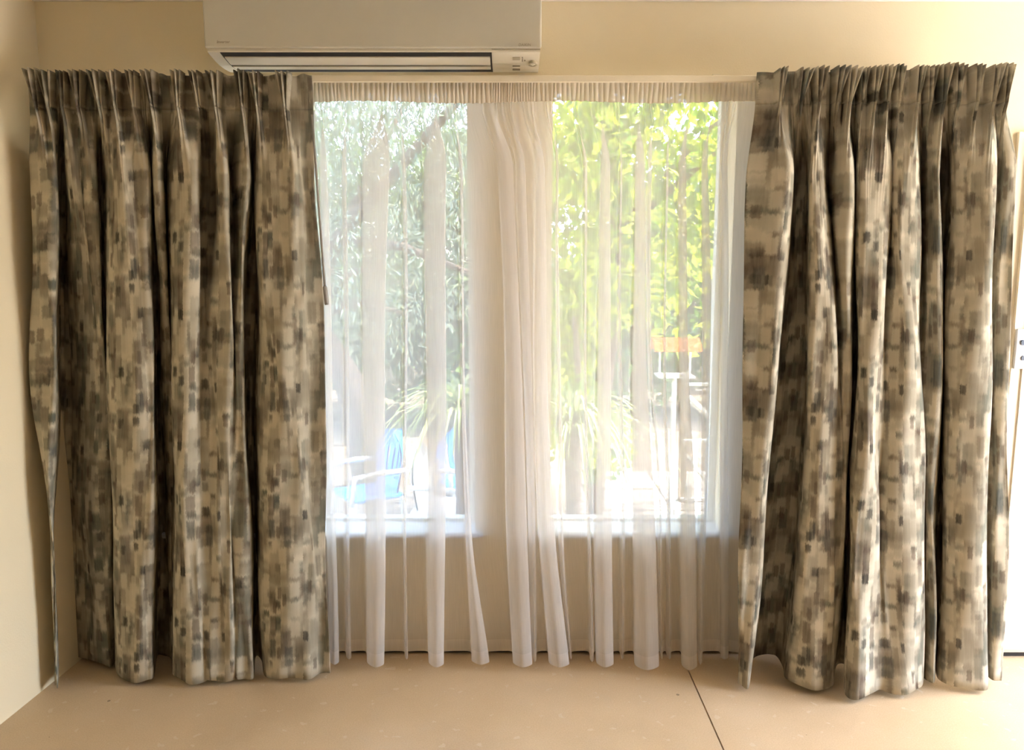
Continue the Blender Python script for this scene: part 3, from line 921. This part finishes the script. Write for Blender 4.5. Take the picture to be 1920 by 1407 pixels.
# ------------------------------------------------------------------ the garden outside
GZ = -0.55
def ground():
    n = 40
    V, Fc = [], []
    for i in range(n + 1):
        for k in range(n + 1):
            x = -14 + 28 * i / n; y = 0.22 + 24 * (k / n) ** 1.4
            z = GZ + 0.06 * math.sin(x * 1.3) * math.sin(y * 0.9) + max(0, y - 7) * 0.05
            V.append((x, y, z))
    for i in range(n):
        for k in range(n):
            a = i * (n + 1) + k; Fc.append((a, a + n + 1, a + n + 2, a + 1))
    o = link('ground', mesh_from('ground', V, Fc), M['soil'], None, True)
    return struct(o)
ground()
struct(MB().box(XR + 0.15, 14, -14, 0.22, GZ, -0.04).build('side_terrace', M['terrace']))  # unseen ground, made pale to bounce light in through the side opening
struct(MB().box(-10, XR + 0.15, -14, YB - 0.15, GZ, -0.04).build('rear_terrace', M['paving']))
pv = struct(empty('paving', (1.6, 3.0, GZ + 0.08)))
for i in range(5):
    for k in range(6):
        x = 0.75 + i * 0.62; y = 0.9 + k * 0.62
        MB().box(x, x + 0.60, y, y + 0.60, GZ - 0.05, GZ + 0.075 + 0.006 * ((i * 3 + k) % 3), 0.008, 1).build('paver', M['paving'], pv)

def leaves(name, mat, centres, n, size, parent, droop=0.0, narrow=0.5, seed=1):
    r = np.random.default_rng(seed)
    C = np.array([c[:3] for c in centres], float); Rr = np.array([c[3:6] for c in centres], float)
    wgt = Rr.prod(1); wgt /= wgt.sum()
    pick = r.choice(len(C), n, p=wgt)
    d = r.normal(size=(n, 3)); d /= np.linalg.norm(d, axis=1)[:, None]
    rad = r.uniform(0.35, 1.0, n) ** 0.5
    P = C[pick] + d * rad[:, None] * Rr[pick]
    A = r.normal(size=(n, 3)); A[:, 2] -= droop * 2.5; A /= np.linalg.norm(A, axis=1)[:, None]
    B = np.cross(A, r.normal(size=(n, 3))); B /= np.linalg.norm(B, axis=1)[:, None]
    N = np.cross(A, B)
    s = size * r.uniform(0.6, 1.35, n)[:, None]
    v = np.stack([P, P + A * s * 0.5 + B * s * narrow * 0.5 + N * s * 0.08, P + A * s, P + A * s * 0.5 - B * s * narrow * 0.5 + N * s * 0.08], 1).reshape(-1, 3)
    f = np.arange(n * 4).reshape(n, 4)
    me = bpy.data.meshes.new(name)
    me.from_pydata(v.tolist(), [], f.tolist())
    o = link(name, me, mat, parent)
    return o
def blobs(x0, x1, y0, y1, z0, z1, n, r0, r1, seed, flat=1.0):
    r = np.random.default_rng(seed)
    out = []
    for _ in range(n):
        q = r.uniform(r0, r1)
        out.append((r.uniform(x0, x1), r.uniform(y0, y1), r.uniform(z0, z1), q, q * 0.9, q * flat))
    return out
def tree(name, label, base, trunk_pts, rad, centres, n, size, mat, droop=0.0, narrow=0.5, seed=1, group=None):
    root = empty(name, base, label, 'tree', group)
    tr = MB(); tr.tube(trunk_pts, list(np.linspace(rad, rad * 0.45, len(trunk_pts))), 10)
    top = Vector(trunk_pts[-1])
    r = random.Random(seed)
    tr.build('trunk', M['bark'], root, True)
    for c in r.sample(centres, min(7, len(centres))):
        cv = Vector(c[:3]); st = Vector(trunk_pts[-2]).lerp(top, r.random())
        midp = st.lerp(cv, 0.5) + Vector((0, 0, 0.12))
        MB().tube([st, midp, cv], [rad * 0.4, rad * 0.25, rad * 0.08], 7).build('branch', M['bark'], root, True)
    fo = leaves('foliage', mat, centres, n, size, root, droop, narrow, seed)
    fo['kind'] = 'stuff'
    return root

# left: soft drooping grey-green tree with a leaning trunk
b = at(690, 880, 4.2)
tree('weeping_tree', 'drooping grey-green tree with a leaning trunk, seen through the left window', (b.x, 4.2, GZ),
     [(b.x + 0.05, 4.2, GZ - 0.05), (b.x - 0.15, 4.2, 0.5), (b.x - 0.5, 4.25, 1.1), (b.x - 0.55, 4.4, 1.9)], 0.17,
     blobs(-2.6, -0.1, 3.6, 5.6, 1.1, 3.9, 34, 0.35, 0.65, 21) + blobs(-2.6, 0.2, 4.2, 6.2, 2.6, 4.4, 18, 0.45, 0.7, 24) + blobs(-2.2, 1.5, 3.0, 6.4, 4.2, 5.6, 26, 0.5, 0.8, 23), 38000, 0.095, M['leaf_grey'], 0.7, 0.22, 31)  # last blob set: unseen high crown added to shade the garden
# right: bright leafy tree close to the window
b = at(1120, 900, 3.2)
tree('leafy_tree', 'bright green leafy tree filling the right window', (b.x, 3.4, GZ),
     [(b.x, 3.4, GZ - 0.05), (b.x + 0.05, 3.4, 0.4), (b.x + 0.15, 3.4, 1.2), (b.x + 0.2, 3.3, 2.0)], 0.08,
     blobs(0.35, 2.3, 2.3, 4.2, 1.0, 3.6, 40, 0.28, 0.52, 22), 11000, 0.105, M['leaf_bright'], 0.35, 0.5, 32)
# dark shrubs behind
for i, (px, Y, lab, sd, mt) in enumerate([
        (640, 7.5, 'dark bushy shrub behind the drooping tree, at the left window edge', 41, 'leaf_dark'),
        (800, 8.2, 'dark bushy shrub behind the blue garden chair', 42, 'leaf_dark'),
        (960, 7.4, 'dark bushy shrub behind the wall between the windows', 43, 'leaf_dark'),
        (1120, 7.8, 'dark bushy shrub behind the bright leafy tree', 44, 'leaf_dark'),
        (1290, 8.0, 'dark bushy shrub behind the orange-roofed feeder', 45, 'leaf_dark')]):
    c = at(px, 500, Y)
    root = empty('garden_shrub', (c.x, Y, GZ), lab, 'shrub', 'dark shrubs along the garden')
    st = MB().tube([(c.x, Y, GZ - 0.1), (c.x + 0.1, Y, 0.8), (c.x, Y, 1.6)], [0.09, 0.07, 0.04], 8).build('stem', M['bark'], root, True)
    fo = leaves('foliage', M[mt], blobs(c.x - (3.8 if i == 0 else 0.8), c.x + (3.0 if i == 4 else 0.8), Y - 0.5, Y + 0.5, 0.2, 3.1, 40 if i in (0, 4) else 16, 0.5, 0.8, sd), 10000 if i in (0, 4) else 4200, 0.16, root, 0.2, 0.5, sd)
    fo['kind'] = 'stuff'
# low leafy undergrowth at the right window
c = at(1075, 640, 3.0)
root = empty('leafy_bush', (c.x, 2.9, GZ), 'green bush with sunlit leaves low beside the window pillar', 'shrub')
MB().tube([(c.x, 2.9, GZ - 0.05), (c.x + 0.05, 2.9, 0.5), (c.x, 2.9, 1.2)], [0.04, 0.03, 0.02], 8).build('stem', M['bark'], root, True)
fo = leaves('foliage', M['leaf_bright'], blobs(c.x - 0.3, c.x + 0.5, 2.6, 3.3, 0.2, 1.3, 9, 0.2, 0.34, 51), 1900, 0.09, root, 0.2, 0.5, 51)
fo['kind'] = 'stuff'

def strappy(label, px, py, Y, n, ln, seed):
    c = at(px, py, Y)
    root = empty('strappy_plant', (c.x, Y, GZ), label, 'plant', 'strappy garden plants')
    r = np.random.default_rng(seed)
    V, Fc = [], []
    for i in range(n):
        a = r.uniform(0, 2 * math.pi); L = ln * r.uniform(0.65, 1.2); out = r.uniform(0.35, 0.95); wdt = r.uniform(0.008, 0.016)
        d = Vector((math.cos(a), math.sin(a), 0)); sd = Vector((-d.y, d.x, 0))
        z0 = c.z + r.uniform(-0.12, 0.05)
        bi = len(V)
        m = 7
        for q in range(m + 1):
            t = q / m
            p = Vector((c.x, Y, z0)) + d * (L * out * t) + Vector((0, 0, L * (0.9 * t - (0.55 + 0.75 * out) * t * t)))
            ww = wdt * (1 - t ** 2) + 0.001
            V += [p - sd * ww + Vector((0, 0, ww * 0.4)), p, p + sd * ww + Vector((0, 0, ww * 0.4))]
        for q in range(m):
            k0 = bi + q * 3
            Fc += [(k0, k0 + 1, k0 + 4, k0 + 3), (k0 + 1, k0 + 2, k0 + 5, k0 + 4)]
    o = link('leaf_tuft', mesh_from('leaf_tuft', V, Fc), M['blade'], root); o['kind'] = 'stuff'
    MB().tube([(c.x, Y, GZ - 0.02), (c.x + 0.01, Y, (GZ + c.z) / 2), (c.x, Y, c.z)], [0.07, 0.055, 0.06], 10).build('stem', M['bark'], root, True)
strappy('strappy-leaved plant with arching blades beside the blue chair', 866, 780, 2.0, 130, 0.85, 61)
strappy('strappy-leaved plant with arching blades in the right window by the pillar', 1075, 800, 2.0, 130, 0.85, 62)

# garden chairs (moulded plastic)
def chair(label, x, y, z, rot, sc, mb_back, mb_leg, fan=True):
    root = empty('garden_chair', (x, y, z), label, 'chair', 'plastic garden chairs')
    R_ = Matrix.Translation((x, y, z)) @ Matrix.Rotation(rot, 4, 'Z') @ Matrix.Scale(sc, 4)
    def fin(m_, name, mat, par=root, smooth=False):
        bmesh.ops.transform(m_.bm, matrix=R_, verts=m_.bm.verts[:]); return m_.build(name, mat, par, smooth)
    # shell back: rounded outline, curved, with slots between ribs
    m_ = MB(); bm = m_.bm
    na, nr = 18, 6
    def bp(u, v, off):     # u -1..1 across, v 0..1 up
        half = 0.25 * math.sqrt(max(0.0, 1 - max(0, (v - 0.45) / 0.56) ** 2)) if v > 0.45 else 0.19 + 0.06 * (v / 0.45)
        xx = u * half
        return Vector((xx, 0.20 + 0.09 * v - 0.10 * (u * u) * (0.4 + 0.6 * v) + off, 0.43 + 0.47 * v))
    for off in (0.0, 0.018):
        pass
    gridf = [[bm.verts.new(bp(-1 + 2 * i / na, 0.99 * k / nr, 0.0)) for i in range(na + 1)] for k in range(nr + 1)]
    gridb = [[bm.verts.new(bp(-1 + 2 * i / na, 0.99 * k / nr, 0.016)) for i in range(na + 1)] for k in range(nr + 1)]
    def solid(i, k): return not (fan and 1 <= k <= 3 and (i % 3 == 1) and 2 < i < na - 2)
    for k in range(nr):
        for i in range(na):
            if solid(i, k):
                bm.faces.new((gridf[k][i], gridf[k][i + 1], gridf[k + 1][i + 1], gridf[k + 1][i]))
                bm.faces.new((gridb[k][i], gridb[k + 1][i], gridb[k + 1][i + 1], gridb[k][i + 1]))
    fin(m_, 'backrest', mb_back, root, True)
    m_ = MB().box(-0.22, 0.22, -0.22, 0.22, 0.40, 0.43, 0.012, 2); fin(m_, 'seat', mb_back)
    for sx in (-1, 1):
        for sy in (-1, 1):
            m_ = MB().tube([(sx * 0.20, sy * 0.19, 0.41), (sx * 0.25, sy * 0.25, 0.0)], [0.026, 0.018], 8); fin(m_, 'leg', mb_leg)
        m_ = MB().tube([(sx * 0.24, 0.22, 0.62), (sx * 0.26, 0.0, 0.63), (sx * 0.255, -0.2, 0.62), (sx * 0.25, -0.23, 0.40)], [0.02, 0.022, 0.022, 0.018], 8); fin(m_, 'armrest', mb_leg, root, True)
    return root
c = at(688, 840, 3.0)
chair('bright blue shell-backed garden chair with white legs', c.x, 3.0, c.z - 0.78, math.radians(-58), 1.0, M['blue_plastic'], M['white_plastic'])
c = at(878, 830, 3.9)
chair('blue garden chair half hidden behind the strappy plant', c.x, 3.9, c.z - 0.80, math.radians(25), 1.0, M['blue_plastic'], M['white_plastic'])
c = at(830, 880, 2.5)
chair('plain white garden chair standing beside the blue one', c.x + 0.02, 2.5, GZ, math.radians(78), 0.93, M['white_plastic'], M['white_plastic'], False)

# orange-roofed bird feeder on a white post
c = at(1266, 655, 2.6)
bf = empty('bird_feeder', (c.x, 2.6, GZ), 'orange-roofed bird feeder on a white post', 'bird feeder')
wv = 0.17; hv = 0.085
m_ = MB(); m_.prism([(2.6 - 0.14, c.z), (2.6, c.z + hv), (2.6 + 0.14, c.z), (2.6 + 0.13, c.z - 0.006), (2.6, c.z + hv - 0.012), (2.6 - 0.13, c.z - 0.006)], c.x - wv, c.x + wv)
m_.build('roof', M['orange'], bf)
MB().box(c.x - 0.13, c.x + 0.13, 2.5, 2.7, c.z - 0.20, c.z - 0.185).build('tray', M['white_paint'], bf)
for sx in (-1, 1):
    MB().tube([(c.x + sx * 0.11, 2.6, c.z - 0.19), (c.x + sx * 0.11, 2.6, c.z + 0.02)], 0.008, 8).build('upright', M['white_paint'], bf)
MB().tube([(c.x, 2.6, GZ - 0.02), (c.x, 2.6, c.z - 0.19)], 0.018, 10).build('post', M['white_paint'], bf)

# white stair balustrade and horizontal rails at the right of the right window
hr = empty('stair_balustrade', (at(1340, 900, 2.2).x, 2.2, GZ), 'white timber stair balustrade with sloping handrails outside the right window', 'balustrade')
a, b2 = at(1339, 790, 2.2), at(1339, 1005, 2.2)
MB().box(a.x - 0.017, a.x + 0.017, 2.18, 2.22, GZ, a.z, 0.003, 1).build('post', M['white_paint'], hr)
def bar(p, q, th, name):
    MB().tube([p, q], th, 4).build(name, M['white_paint'], hr)
bar(at(1290, 745, 2.22), at(1362, 812, 2.18), 0.022, 'handrail')
bar(at(1285, 852, 2.22), at(1337, 920, 2.2), 0.014, 'lower_rail')
a = at(1270, 700, 3.0)
MB().box(a.x - 0.02, a.x + 0.02, 2.5, 2.54, GZ, 0.0).build('post', M['white_paint'], hr)
fr = empty('rail_fence', (at(1330, 800, 3.6).x, 3.6, GZ), 'cream horizontal-rail fence behind the balustrade', 'fence')
xa, xb = at(1280, 800, 3.6).x, at(1400, 800, 3.6).x
for py in (721, 827, 936):
    z = zat(py, 3.6)
    MB().box(xa, xb + 0.6, 3.58, 3.62, z - 0.012, z + 0.012, 0.003, 1).build('rail', M['white_paint'], fr)
for x in (xa + 0.02, xb + 0.55):
    MB().box(x - 0.03, x + 0.03, 3.62, 3.68, GZ, zat(700, 3.6)).build('post', M['fence'], fr)

# boundary fence of upright palings far behind the shrubs
bfence = empty('paling_fence', (0, 9.6, GZ), 'brown paling fence along the far end of the garden', 'fence')
pal = bpy.data.meshes.new('paling')
bm_ = bmesh.new(); bmesh.ops.create_cube(bm_, size=1.0)
for v in bm_.verts: v.co = Vector((v.co.x * 0.115, v.co.y * 0.02, (v.co.z + 0.5) * 2.1))
bm_.to_mesh(pal); bm_.free(); pal.materials.append(M['fence'])
for i in range(90):
    o = bpy.data.objects.new('paling', pal); COL.objects.link(o); o.parent = bfence
    o.location = (-5.4 + i * 0.121, 0.0 + 0.006 * (i % 2), 0.02 * ((i * 7) % 3) + 0.1)
